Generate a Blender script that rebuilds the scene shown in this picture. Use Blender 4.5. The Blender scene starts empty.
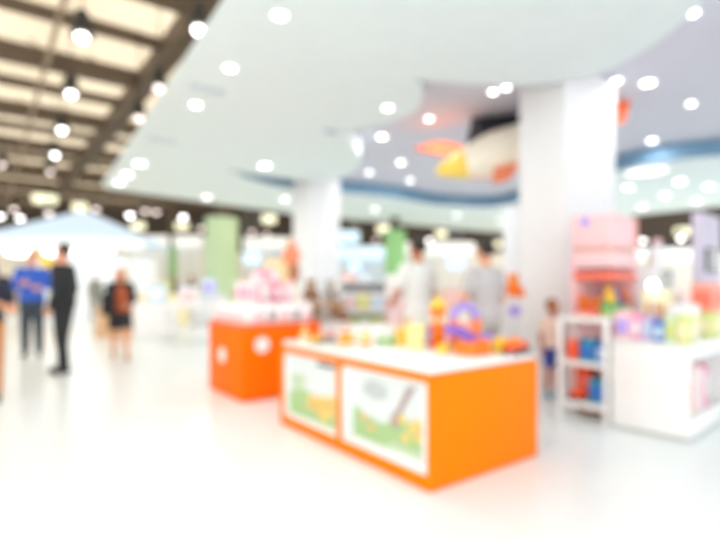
import bpy, bmesh, math, random
from mathutils import Vector, Matrix
from mathutils.geometry import tessellate_polygon
random.seed(7)
C = bpy.context.scene.collection
SC = bpy.context.scene
CAMH = 1.25
R = math.radians

def at(px, py, Y):
    return Vector(((px-360)/500*Y, Y, CAMH-(py-285)/500*Y))
def on_z(px, py, z):
    Y = (CAMH-z)*500/(py-285)
    return at(px, py, Y)

# ------------------------------------------------------------- materials
MATS = {}
def mat(name, col, rough=.5, metal=0, emit=0, ecol=None, vary=.04, scale=6, trans=0):
    if name in MATS: return MATS[name]
    m = bpy.data.materials.new(name); m.use_nodes = True
    nt = m.node_tree; b = nt.nodes['Principled BSDF']
    b.inputs['Roughness'].default_value = rough
    b.inputs['Metallic'].default_value = metal
    b.inputs['Transmission Weight'].default_value = trans
    if emit:
        b.inputs['Emission Color'].default_value = (*(ecol or col), 1)
        b.inputs['Emission Strength'].default_value = emit
        b.inputs['Base Color'].default_value = (*col, 1)
    else:
        tc = nt.nodes.new('ShaderNodeTexCoord'); n = nt.nodes.new('ShaderNodeTexNoise')
        n.inputs['Scale'].default_value = scale; n.inputs['Detail'].default_value = 3
        mx = nt.nodes.new('ShaderNodeMix'); mx.data_type = 'RGBA'
        mx.inputs[6].default_value = (*[max(0, c*(1-vary)) for c in col], 1)
        mx.inputs[7].default_value = (*[min(1, c*(1+vary)) for c in col], 1)
        nt.links.new(tc.outputs['Object'], n.inputs['Vector'])
        nt.links.new(n.outputs['Fac'], mx.inputs[0])
        nt.links.new(mx.outputs[2], b.inputs['Base Color'])
    MATS[name] = m
    return m
def s2l(r, g, b):
    f = lambda c: (c/255/12.92) if c/255 <= .04045 else ((c/255+.055)/1.055)**2.4
    return (f(r), f(g), f(b))
def M(name, r, g, b, rough=.5, **k): return mat(name, s2l(r, g, b), rough, **k)

WHITE = M('white_paint', 243, 244, 242, .45)
GLOSSW = M('white_laminate', 246, 246, 244, .25)
ORANGE = M('orange_laminate', 255, 128, 0, .5)
ORANGE.node_tree.nodes['Principled BSDF'].inputs['Specular IOR Level'].default_value = .1
CEILW = M('ceiling_white', 232, 241, 242, .8)
LAV = M('lavender_ceiling', 212, 210, 222, .8)
BLUEF = M('fascia_blue', 116, 152, 180, .6)
PILW = M('pillar_white', 240, 238, 238, .55)
PANELW = M('display_white', 240, 242, 244, .35)
CREAM = M('roof_cream', 238, 228, 212, .8, vary=.1, scale=.6)
BROWN = M('steel_brown', 92, 77, 62, .6)
DKBROWN = M('dark_upper_wall', 62, 52, 44, .7)
BLACK = M('black_plastic', 26, 26, 28, .4)
GREENP = M('green_cladding', 204, 230, 192, .6)
GREEND = M('green_column', 148, 196, 128, .6)
STEEL = M('brushed_steel', 190, 192, 194, .35, metal=.8)
BULB = mat('lamp_glow', (1, 1, 1), .4, emit=4.5, ecol=(1, .98, .95))
BULBP = mat('lamp_glow_pink', (1, .9, .85), .4, emit=1.3, ecol=(1, .82, .76))
BULBY = mat('lamp_glow_yellow', (1, 1, .8), .4, emit=.46, ecol=(1, .97, .66))
BULBD = mat('lamp_glow_soft', (1, 1, 1), .4, emit=3.5, ecol=(1, .99, .97))
SKIN = M('skin', 222, 160, 128, .55)
SKIN2 = M('skin_tan', 190, 120, 84, .55)

# ------------------------------------------------------------- mesh builder
class MB:
    def __init__(s): s.bm = bmesh.new(); s.mi = 0
    def _new(s, geom_verts, mtx=None):
        if mtx is not None: bmesh.ops.transform(s.bm, matrix=mtx, verts=geom_verts)
        fs = {f for v in geom_verts for f in v.link_faces}
        for f in fs: f.material_index = s.mi
        return geom_verts
    def box(s, c, d, bev=0, rz=0, rx=0, ry=0, seg=2):
        r = bmesh.ops.create_cube(s.bm, size=1)['verts']
        bmesh.ops.scale(s.bm, vec=d, verts=r)
        if bev:
            es = list({e for v in r for e in v.link_edges})
            o = bmesh.ops.bevel(s.bm, geom=es, offset=min(bev, min(d)*.45), segments=seg, affect='EDGES', profile=.5)
            r = list({v for f in o['faces'] for v in f.verts} | {v for v in r if v.is_valid})
        m = Matrix.Translation(c) @ Matrix.Rotation(rz, 4, 'Z') @ Matrix.Rotation(ry, 4, 'Y') @ Matrix.Rotation(rx, 4, 'X')
        return s._new(r, m)
    def span(s, a, b, bev=0):
        a, b = Vector(a), Vector(b)
        return s.box((a+b)/2, b-a, bev)
    def cyl(s, c, r, h, r2=None, seg=24, mtx=None):
        v = bmesh.ops.create_cone(s.bm, cap_ends=True, segments=seg, radius1=r, radius2=r if r2 is None else r2, depth=h)['verts']
        m = Matrix.Translation(c)
        if mtx is not None: m = m @ mtx
        return s._new(v, m)
    def rod(s, a, b, r, r2=None, seg=10):
        a, b = Vector(a), Vector(b); d = b-a
        if d.length < 1e-6: return
        return s.cyl((a+b)/2, r, d.length, r2, seg, d.to_track_quat('Z', 'Y').to_matrix().to_4x4())
    def ball(s, c, r, u=16, v=10, rz=0):
        if not hasattr(r, '__len__'): r = (r, r, r)
        vs = bmesh.ops.create_uvsphere(s.bm, u_segments=u, v_segments=v, radius=1)['verts']
        return s._new(vs, Matrix.Translation(c) @ Matrix.Rotation(rz, 4, 'Z') @ Matrix.Diagonal((*r, 1)))
    def cap(s, a, b, ra, rb, seg=14):
        s.ball(a, ra, seg, 8); s.ball(b, rb, seg, 8); s.rod(a, b, ra, rb, seg)
    def prism(s, poly, z0, z1):
        lo = [s.bm.verts.new((p[0], p[1], z0)) for p in poly]; hi = [s.bm.verts.new((p[0], p[1], z1)) for p in poly]
        n = len(poly); fs = [s.bm.faces.new(lo[::-1]), s.bm.faces.new(hi)]
        for i in range(n): fs.append(s.bm.faces.new((lo[i], lo[(i+1) % n], hi[(i+1) % n], hi[i])))
        for f in fs: f.material_index = s.mi
        return lo+hi
    def loft(s, rings, n=24):
        # rings: (cx, cy, z, rx, ry)
        rows = []
        for cx, cy, z, rx, ry in rings:
            rows.append([s.bm.verts.new((cx+rx*math.cos(2*math.pi*i/n), cy+ry*math.sin(2*math.pi*i/n), z)) for i in range(n)])
        fs = []
        for a, b in zip(rows, rows[1:]):
            for i in range(n): fs.append(s.bm.faces.new((a[i], a[(i+1) % n], b[(i+1) % n], b[i])))
        fs.append(s.bm.faces.new(rows[0][::-1])); fs.append(s.bm.faces.new(rows[-1]))
        for f in fs: f.material_index = s.mi
        return [v for r in rows for v in r]
    def torus(s, c, R0, r, seg=28, sub=10, mtx=None):
        rows = []
        for i in range(seg):
            a = 2*math.pi*i/seg
            rows.append([s.bm.verts.new(((R0+r*math.cos(2*math.pi*j/sub))*math.cos(a), (R0+r*math.cos(2*math.pi*j/sub))*math.sin(a), r*math.sin(2*math.pi*j/sub))) for j in range(sub)])
        for i in range(seg):
            for j in range(sub):
                f = s.bm.faces.new((rows[i][j], rows[(i+1) % seg][j], rows[(i+1) % seg][(j+1) % sub], rows[i][(j+1) % sub])); f.material_index = s.mi
        m = Matrix.Translation(c)
        if mtx is not None: m = m @ mtx
        bmesh.ops.transform(s.bm, matrix=m, verts=[v for r in rows for v in r])
    def build(s, name, ms, parent=None, loc=(0, 0, 0), rz=0, smooth=True, recalc=True):
        if recalc: bmesh.ops.recalc_face_normals(s.bm, faces=s.bm.faces[:])
        me = bpy.data.meshes.new(name); s.bm.to_mesh(me); s.bm.free()
        for m in (ms if isinstance(ms, (list, tuple)) else [ms]): me.materials.append(m)
        if smooth:
            for p in me.polygons: p.use_smooth = True
            me.set_sharp_from_angle(angle=R(38))
        o = bpy.data.objects.new(name, me); C.objects.link(o)
        o.location = loc; o.rotation_euler = (0, 0, rz)
        if parent: o.parent = parent
        return o
def tag(o, label, cat, group=None):
    o['label'] = label; o['category'] = cat
    if group: o['group'] = group
    return o
def thing(name, label, cat, loc=(0, 0, 0), rz=0, group=None):
    o = bpy.data.objects.new(name, None); C.objects.link(o)
    o.location = loc; o.rotation_euler = (0, 0, rz); o.empty_display_size = .1
    return tag(o, label, cat, group)
def structure(o): o['kind'] = 'structure'; return o
def dup(root, loc, rz, label, group=None, mats=None):
    r = root.copy(); C.objects.link(r); r.location = loc; r.rotation_euler = (0, 0, rz); r['label'] = label
    if group: r['group'] = group
    for ch in list(root.children):
        c = ch.copy(); C.objects.link(c); c.parent = r
        for g in list(ch.children):
            d = g.copy(); C.objects.link(d); d.parent = c
    return r
ORD = ['first', 'second', 'third', 'fourth', 'fifth', 'sixth', 'seventh', 'eighth', 'ninth', 'tenth', 'eleventh', 'twelfth']

# store axes: V runs along the right, U along the left into depth
RZ = math.atan2(.6, .8)
V = Vector((.8, .6, 0)); U = Vector((-.6, .8, 0))

# ============================================================= SETTING
m = MB(); m.span((-60, -6, -.1), (60, 46, 0))
structure(m.build('floor', mat('floor_white', s2l(235, 240, 239), .28, vary=.015, scale=.7)))

# --- white lobed ceiling panel (soffit) with a recess
ZS, ZU = 3.6, 3.92
def sl(px, py):
    p = on_z(px, py, ZS); return (p.x, p.y)
def smooth_poly(pts, n=6):
    out = []
    for i in range(len(pts)-1):
        p0 = Vector(pts[max(i-1, 0)]); p1 = Vector(pts[i]); p2 = Vector(pts[i+1]); p3 = Vector(pts[min(i+2, len(pts)-1)])
        for k in range(n):
            t = k/n
            q = .5*((2*p1)+(p2-p0)*t+(2*p0-5*p1+4*p2-p3)*t*t+(3*p1-p0-3*p2+p3)*t**3)
            out.append((q.x, q.y))
    out.append(tuple(pts[-1]))
    return out
outer = [(2.2, -1.0), sl(222, 0)] + [sl(108, 174), sl(102, 183), sl(106, 189)] + [sl(285, 213), sl(400, 224), sl(503, 233), (8.7, 21.6)] + [sl(637, 215), sl(676, 211), sl(720, 206), (14, 11), (17, 5), (17, -1)]
lobeA = smooth_poly([(4.2, -.5), (3.35, 2.4), sl(716, -28), sl(702, 0), sl(687, 18), sl(658, 42), sl(628, 60), sl(602, 73), sl(569, 81), sl(535, 85), sl(480, 85), sl(414, 80)])
lobeB = smooth_poly([sl(414, 80), sl(422, 90), sl(421, 104), sl(412, 113), sl(395, 121), sl(370, 127), sl(351, 130), sl(320, 130)])
lobeC = smooth_poly([sl(320, 130), sl(340, 137), sl(354, 147), sl(361, 159), sl(355, 171), sl(340, 178), sl(315, 180), sl(290, 179), sl(240, 173), sl(231, 171)])
far = smooth_poly([sl(231, 171), sl(250, 179), sl(290, 188), sl(345, 193), sl(395, 198), sl(440, 205), sl(500, 206), sl(560, 188), sl(618, 171), sl(660, 162), sl(720, 156), sl(800, 150), (10.5, 6), (11, -.5)])
hole = lobeA + lobeB[1:] + lobeC[1:] + far[1:]
def slab(outer, hole, z0, z1):
    bm = bmesh.new()
    tris = tessellate_polygon([[Vector((*p, 0)) for p in outer], [Vector((*p, 0)) for p in hole]])
    pts = outer + hole
    cen = Vector((5, 8)); lo = [bm.verts.new((*p, z0)) for p in pts]
    hi = []
    for i, p in enumerate(pts):
        q = Vector(p)
        if i < len(outer): q += (cen-q).normalized()*.55
        hi.append(bm.verts.new((*q, z1)))
    for t in tris:
        try:
            bm.faces.new([lo[i] for i in t]); bm.faces.new([hi[i] for i in t])
        except ValueError: pass
    for a, n in ((0, len(outer)), (len(outer), len(hole))):
        for i in range(n):
            j = a+i; k = a+(i+1) % n
            bm.faces.new((lo[j], lo[k], hi[k], hi[j]))
    b = MB(); b.bm.free(); b.bm = bm
    return b
structure(slab(outer, hole, ZS, ZU-.01).build('ceiling', CEILW, smooth=False))
# lavender upper ceiling covering the recess
bmU = MB(); bmU.prism([(3.0, -.9), (1.2, 5.0), (-4.2, 10.5), (-2.2, 14.5), (6.6, 20.5), (10.5, 12.5), (15, 9), (15, -.9)], ZU, ZU+.1)
structure(bmU.build('ceiling_recess', LAV, smooth=False))
# blue painted fascia round the recess (3 cm thick band on the recess wall)
def band(path, off, z0, z1, name, material):
    bm = MB(); n = len(path)
    P = [Vector((*p, 0)) for p in path]; Q = []
    for i in range(n):
        t = (P[min(i+1, n-1)]-P[max(i-1, 0)]).normalized(); Q.append(P[i]+Vector((t.y, -t.x, 0))*off)
    for i in range(n-1):
        lo = [bm.bm.verts.new((*q.xy, z0)) for q in (P[i], P[i+1], Q[i+1], Q[i])]
        hi = [bm.bm.verts.new((*q.xy, z1)) for q in (P[i], P[i+1], Q[i+1], Q[i])]
        bm.bm.faces.new(lo); bm.bm.faces.new(hi[::-1])
        for k in range(4): bm.bm.faces.new((lo[k], lo[(k+1) % 4], hi[(k+1) % 4], hi[k]))
    bmesh.ops.remove_doubles(bm.bm, verts=bm.bm.verts[:], dist=1e-5)
    return structure(bm.build(name, material, smooth=False))
band(far, .03, ZS+.004, ZU-.012, 'trim_1', BLUEF)
band(lobeC[:5], .03, ZS+.004, ZU-.012, 'trim_2', BLUEF)

# --- warehouse roof with beams
ZR = 7.0
def uv(u, v): return U*u + V*v
m = MB(); m.prism([tuple(uv(u, v).xy) for u, v in ((3, -40), (3, 40), (46, 40), (46, -40))], ZR, ZR+.02)
nt = CREAM.node_tree; b_ = nt.nodes['Principled BSDF']; tr = nt.nodes.new('ShaderNodeBsdfTranslucent'); ms_ = nt.nodes.new('ShaderNodeMixShader')
nt.links.new(b_.inputs['Base Color'].links[0].from_socket, tr.inputs['Color']); ms_.inputs[0].default_value = .8
nt.links.new(b_.outputs[0], ms_.inputs[1]); nt.links.new(tr.outputs[0], ms_.inputs[2]); nt.links.new(ms_.outputs[0], nt.nodes['Material Output'].inputs['Surface'])
structure(m.build('roof', CREAM, smooth=False))
nb = 0
for k in range(-3, 15):
    u = 12.1 + 2.3*k
    thick = (k % 2 == 1)
    d, w = (.42, .34) if thick else (.26, .16)
    m = MB(); v0, v1 = -28, (3.6 if u < 17 else 26)
    cz = ZR-.03-d/2
    c = uv(u, (v0+v1)/2); m.box((c.x, c.y, cz), (v1-v0, w, d), rz=RZ)
    if thick:
        for q in range(int((v1-v0)/1.2)):
            a = uv(u-.5, v0+q*1.2); b = uv(u-.5, v0+q*1.2+.6)
            m.rod((a.x, a.y, ZR-.05), (b.x, b.y, ZR-.4), .02, seg=6)
    o = structure(m.build('roof_beam', BROWN, smooth=False))
for i, (v, w, d, z) in enumerate(((3.45, .4, .5, 6.7), (1.15, .08, .12, 6.45), (-5.5, .3, .3, 6.6))):
    m = MB(); c = uv(24, v); m.box((c.x, c.y, z), (w, 40, d), rz=RZ)
    structure(m.build('roof_girder', BROWN if i != 1 else M('rail_grey', 150, 132, 112, .6), smooth=False))

# --- far wall: white shops below, dark service wall above
m = MB(); m.span((-48, 36, 0), (48, 36.2, 3.6)); structure(m.build('wall_back', M('far_wall_white', 244, 243, 240, .6), smooth=False))
m = MB(); m.span((-48, 35.9, 3.6), (48, 36.2, 7)); structure(m.build('wall_upper', DKBROWN, smooth=False))

# --- pillars
def pillar(corner, sx, sy, h, material, name='pillar', inset=True):
    m = MB()
    m.box((sx/2, sy/2, h/2), (sx, sy, h), .03)
    m.box((sx/2, sy/2, .06), (sx+.03, sy+.03, .12), .01)
    return structure(m.build(name, material, loc=(corner[0], corner[1], 0), rz=RZ))
pillar((2.42, 5.86), 1.18, .66, ZU-.005, PILW)
pillar((-1.12, 11.25), .82, .82, ZU-.005, PILW)
for px, Y, r, h in ((222, 21, .66, 4.05), (395, 17.5, .36, 3.15), (171, 25, .28, 3.1)):
    m = MB(); X = (px-360)/500*Y
    m.cyl((0, 0, h/2), r, h, seg=40); m.mi = 1; m.cyl((0, 0, (h+ZR)/2), r*.4, ZR-h, seg=24); m.mi = 0
    m.cyl((0, 0, h-.05), r*1.03, .1, seg=40)
    structure(m.build('pillar', [GREENP if px == 222 else GREEND, BROWN], loc=(X, Y, 0)))

# ============================================================= LIGHTS ON THE CEILINGS
def downlight(px, py, z, label, r=.06, glow=None, group='round downlights', power=0):
    p = on_z(px, py, z)
    t = thing('downlight', label, 'ceiling light', (p.x, p.y, z), 0, group)
    m = MB(); m.torus((0, 0, -.008), r+.015, .014); m.build('trim_ring', STEEL if False else WHITE, t)
    m = MB(); m.cyl((0, 0, -.006), r, .012, seg=28); m.build('lens', glow or BULB, t)
    if power:
        l = bpy.data.lights.new('downlight_beam', 'AREA'); l.shape = 'DISK'; l.size = 2*r; l.energy = power; l.color = (.97, .99, 1)
        o = bpy.data.objects.new('downlight_beam', l); C.objects.link(o); o.parent = t; o.location = (0, 0, -.02)
    return t
S1 = [(280, 14, 'single downlight in the white ceiling panel, highest one along its open middle'),
      (230, 67, 'downlight second along the white ceiling, below the highest one'),
      (196, 104, 'downlight third along the white ceiling, close to its slanting outer edge'),
      (388, 107, 'downlight near the tip of the middle rounded lobe of the white ceiling'),
      (265, 165, 'downlight in the lowest rounded lobe of the white ceiling above the kiosk'),
      (140, 163, 'upper of three downlights clustered by the far corner of the white ceiling'),
      (127, 174, 'middle of three downlights clustered by the far corner of the white ceiling'),
      (119, 182, 'lowest of three downlights clustered by the far corner of the white ceiling'),
      (207, 197, 'downlight in the far strip of white ceiling above the green pillar'),
      (285, 199, 'downlight in the far strip of white ceiling beside the distant white pillar'),
      (375, 209, 'downlight in the far strip of ceiling just past the distant white pillar'),
      (457, 215, 'downlight in the far strip of ceiling between the two shirted men'),
      (500, 220, 'downlight in the far strip of ceiling against the big white pillar'),
      (628, 187, 'downlight in the ceiling strip beyond the big pillar, next to its edge'),
      (680, 181, 'highest of five downlights in the ceiling strip above the pink stand'),
      (665, 195, 'second downlight of the ceiling strip above the pink stand, lower middle'),
      (697, 201, 'downlight of the ceiling strip just above the lavender panel'),
      (709, 186, 'downlight at the outer end of the ceiling strip above the lavender panel'),
      (642, 207, 'lowest downlight of the ceiling strip, just over the pink stand')]
for x, y, l in S1: downlight(x, y, ZS, l, .055 if y < 150 else .1, power=5 if y < 190 else 13)
S2 = [(429, 118, 'downlight in the lavender recess beside the middle rounded lobe'),
      (382, 136, 'downlight in the lavender recess just under the middle lobe edge'),
      (401, 162, 'downlight in the lavender recess between lowest lobe and hanging aeroplane'),
      (410, 180, 'downlight in the lavender recess right above the far blue fascia'),
      (435, 151, 'downlight in the lavender recess at the aeroplane nose'),
      (457, 198, 'downlight at the recess edge under the aeroplane belly'),
      (369, 172, 'dim downlight in the lavender recess beside the lowest lobe'),
      (493, 91, 'bright downlight in the lavender recess touching the pillar, lower of a pair'),
      (506, 87, 'dimmer downlight of the pair touching the big pillar top'),
      (692, 12, 'topmost downlight of the lavender recess by the big white lobe'),
      (617, 80, 'downlight in the lavender recess hugging the pillar beside the orange tail'),
      (648, 82, 'large bright downlight in the lavender recess past the big pillar'),
      (691, 103, 'downlight in the lavender recess farthest from the big pillar'),
      (652, 140, 'downlight in the lavender recess just above the blue fascia past the pillar')]
for x, y, l in S2: downlight(x, y, ZU, l, .075 if (x, y) == (648, 82) else .05 if y < 125 else .075, BULBD if 'dim' in l else BULB, power=0 if x in (617, 493, 506, 435, 457) else 5.5)
# long bright fitting and ceiling vents
p = on_z(655, 166, ZS)
t = thing('ceiling_light', 'wide oval bright ceiling fitting next to the blue fascia past the pillar', 'ceiling light', (p.x, p.y+.3, ZS), 0)
m = MB(); m.cyl((0, 0, -.02), .42, .04, seg=40); m.build('rim', WHITE, t)
m = MB(); m.cyl((0, 0, -.045), .36, .02, seg=40); m.build('diffuser', mat('soft_panel', (1, 1, 1), .5, emit=.7, ecol=(.95, 1, 1)), t)
GREYV = M('vent_grey', 228, 234, 236, .6)
for x, y, l in ((207, 88, 'pale slotted air vent between the second and third downlights'), (163, 139, 'pale slotted air vent near the slanting ceiling edge and downlight cluster'), (238, 171, 'pale slotted air vent at the end of the blue fascia by the lowest lobe')):
    p = on_z(x, y, ZS)
    t = thing('ceiling_vent', l, 'air vent', (p.x, p.y, ZS), RZ, 'ceiling air vents')
    m = MB(); m.box((0, 0, -.01), (.46, .22, .02), .005); m.build('frame', GREYV, t)
    m = MB()
    for q in range(6): m.box((0, -.08+q*.032, -.025), (.4, .008, .012), rx=.5)
    m.build('louvre', M('vent_dark', 214, 220, 224, .6), t)

# --- pendants under the roof
def pendant(px, py, z, label, glow, r=.085, group='black pendant lamps'):
    p = on_z(px, py, z)
    t = thing('pendant_lamp', label, 'pendant lamp', (p.x, p.y, z), 0, group)
    m = MB(); m.rod((0, 0, .42), (0, 0, ZR-z-.02), .012, seg=6); m.build('cord', BLACK, t)
    m = MB(); m.loft([(0, 0, .02, .17, .17), (0, 0, .2, .13, .13), (0, 0, .36, .1, .1), (0, 0, .43, .03, .03)]); m.build('shade', BLACK, t)
    m = MB(); m.ball((0, 0, 0), (r, r, r*.8)); m.build('bulb', glow, t)
for i, (x, y) in enumerate(((82, 37), (71, 94), (62, 130), (55, 155), (50, 172))):
    pendant(x, y, 5.0, ORD[i]+' lamp from the top in the long black pendant row under the roof', BULB if i < 4 else BULBP)
for i, (x, y) in enumerate(((199, 30), (159, 88), (139, 118))):
    pendant(x, y, 5.0, ORD[i]+' lamp from the top in the pendant row beside the white ceiling edge', BULBP if i else BULBD, .09)
pendant(2, 165, 5.0, 'pendant lamp cut off by the picture edge under the brown roof', BULBP)
FL = [(14, 209, 4.6, BULBP, 'small pinkish pendant above the blue canopy end, at picture edge'),
      (49, 213, 4.1, BULBP, 'dim pinkish pendant between two drum lamps above the blue canopy'),
      (96, 209, 4.6, BULBP, 'pinkish pendant just above the blue canopy peak'),
      (99, 218, 4.4, BULBD, 'white pendant overlapping the slope of the blue canopy'),
      (130, 215, 4.4, BULB, 'bright white pendant past the end of the blue canopy'),
      (145, 211, 4.6, BULBP, 'first of two pinkish pendants under the white ceiling edge'),
      (156, 212, 4.6, BULBP, 'second of two pinkish pendants under the white ceiling edge'),
      (183, 217, 4.4, BULB, 'very bright white pendant between canopy and green pillar'),
      (201, 228, 4.2, BULBP, 'dim pendant touching the thick green pillar'),
      (252, 232, 4.2, BULBP, 'faint pinkish pendant past the thick green pillar'),
      (267, 234, 4.2, BULBP, 'pinkish pendant beside the distant white pillar, under the drum lamp'),
      (279, 242, 4.0, BULBD, 'white pendant lowest beside the distant white pillar'),
      (376, 240, 4.0, BULBP, 'faint pendant next to the thin green pillar'),
      (429, 240, 4.0, BULBD, 'white pendant between the heads of the two shirted men'),
      (643, 240, 3.6, BULBD, 'pale pendant in the dark gap above the white shelf, lower one'),
      (681, 238, 3.6, BULB, 'bright pendant in the dark gap beside the lavender panel'),
      (0, 216, 4.2, BULBD, 'white pendant half outside the picture beside the canopy'),
      (20, 218, 4.3, BULBD, 'white pendant in front of the low end of the blue canopy')]
for x, y, z, g, l in FL: pendant(x, y, z, l, g, .13, 'far pendant lamps')
DR = [(45, 199, 5.2, 'largest pale yellow drum lamp hanging over the blue canopy'),
      (80, 207, 5.0, 'pale yellow drum lamp partly behind the blue canopy peak'),
      (138, 226, 4.2, 'yellow drum lamp beyond the canopy end below the bright pendant'),
      (182, 226, 4.3, 'yellow drum lamp behind the very bright white pendant'),
      (269, 219, 4.4, 'yellow drum lamp between green pillar and distant white pillar'),
      (383, 229, 4.2, 'yellow drum lamp above the thin green pillar'),
      (441, 234, 4.2, 'yellow drum lamp above and between the two shirted men'),
      (496, 244, 4.0, 'yellow drum lamp peeking out beside the big white pillar'),
      (682, 231, 4.0, 'small yellow drum lamp behind the bright pendant by the lavender panel')]
for i, (x, y, z, l) in enumerate(DR):
    p = on_z(x, y, z); sc = .5 if i == 0 else .33
    t = thing('drum_lamp', l, 'pendant lamp', (p.x, p.y, z), 0, 'yellow drum lamps')
    m = MB(); m.rod((0, 0, .15), (0, 0, ZR-z-.02), .015, seg=6); m.build('cord', BLACK, t)
    m = MB(); m.cyl((0, 0, 0), sc, .34, seg=32); m.build('lamp_shade', BULBY, t)
    m = MB(); m.torus((0, 0, .17), sc, .02); m.build('ring', BLACK, t)

# ============================================================= HANGING AEROPLANE
YP = 7.6
A0 = at(436, 172, YP); A1 = at(612, 122, YP-.3)
d = (A1-A0); L = d.length
t = thing('hanging_aeroplane', 'cream toy aeroplane with orange and yellow stripes hanging behind the big pillar', 'hanging decoration', A0)
rot = d.to_track_quat('X', 'Z').to_matrix().to_4x4()
m = MB(); n = 20; secs = [(0, .04), (.05, .12), (.17, .24), (.33, .35), (.5, .36), (.7, .24), (.88, .12), (1, .06)]
rows = []
for f, r in secs:
    rows.append([m.bm.verts.new(rot @ Vector((f*L, r*math.cos(2*math.pi*i/n)*.9, r*math.sin(2*math.pi*i/n)))) for i in range(n)])
for k, (a, b) in enumerate(zip(rows, rows[1:])):
    for i in range(n):
        f = m.bm.faces.new((a[i], a[(i+1) % n], b[(i+1) % n], b[i]))
        ang = (i+.5)/n*360
        f.material_index = 1 if k < 2 else (2 if 244 < ang < 266 and k < 5 else 0)
m.bm.faces.new(rows[0][::-1]); m.bm.faces.new(rows[-1])
m.build('fuselage', [M('plane_cream', 250, 240, 220, .4), M('plane_yellow', 255, 214, 90, .4), M('plane_orange', 250, 138, 96, .4)], t)
def wing(name, material, pts, th, roll=0):
    m = MB(); vs = m.prism(pts, -th/2, th/2); bmesh.ops.transform(m.bm, matrix=rot @ Matrix.Rotation(R(roll), 4, 'X'), verts=vs); return m.build(name, material, t)
w = wing('wing', M('plane_orange_red', 252, 120, 76, .4), [(.2*L, .1), (.34*L, .1), (.1*L, 1.15), (-.06*L, 1.15)], .05, 36)
w = wing('wing', M('plane_dark', 40, 40, 48, .5), [(.17*L, .1), (.85*L, .1), (.7*L, 1.15), (.34*L, 1.1)], .06, 58); w['label'] = 'black rear wing'
w = wing('wing', MATS['plane_orange'], [(.34*L, -.1), (.5*L, -.1), (.36*L, -.62), (.26*L, -.62)], .05, 48)
m = MB(); vs = m.prism([(.92*L, -.02), (1.06*L, -.05), (1.12*L, .22), (1.0*L, .3)], -.03, .03)
bmesh.ops.transform(m.bm, matrix=rot @ Matrix.Rotation(R(90), 4, 'X'), verts=vs); m.build('tail_fin', M('plane_fin', 255, 104, 40, .4), t)
for f in (.25, .75):
    q = rot @ Vector((f*L, 0, .1)); m = MB(); m.rod(q, (q.x, q.y, ZU-A0.z), .006, seg=6); m.build('wire', STEEL, t)

# ============================================================= MAIN ORANGE COUNTER
A = Vector((.419, 2.99, 0)); CW, CL, CH = 1.10, 1.90, .705
def cl(x, y, z=0): return A + V*x + U*y + Vector((0, 0, z))
t = thing('display_counter', 'long bright orange display counter with white top and two picture panels', 'counter', A, RZ)
m = MB(); m.span((.05, .05, 0), (CW-.05, CL-.05, .03)); m.build('plinth', M('plinth_dark', 120, 84, 50, .7), t)
m = MB(); W1, W2 = (.03, .94), (1.0, 1.84); z0, z1 = .09, .655
m.span((.1, 0, .006), (CW, CL, CH), .008)
m.span((0, 0, .006), (.1, CL, z0), .008); m.span((0, 0, z1), (.1, CL, CH), .008)
for a, b in ((0, W1[0]), (W1[1], W2[0]), (W2[1], CL)): m.span((.0, a, z0-.004), (.1, b, z1+.004), .002)
m.build('body', ORANGE, t)
m = MB(); m.span((.015, .015, CH), (CW-.015, CL-.015, CH+.045), .018); m.build('worktop', GLOSSW, t)
GRASS = M('print_grass', 166, 196, 136, .5); SKYP = M('print_sky', 222, 228, 228, .5); YEL = M('print_yellow', 238, 206, 118, .5)
TRUNKP = M('print_brown', 172, 150, 146, .5); ORP = M('print_orange', 244, 180, 120, .5); TEALP = M('print_pale_green', 196, 212, 180, .5); GREYP = M('print_grey', 190, 196, 198, .5)
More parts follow.
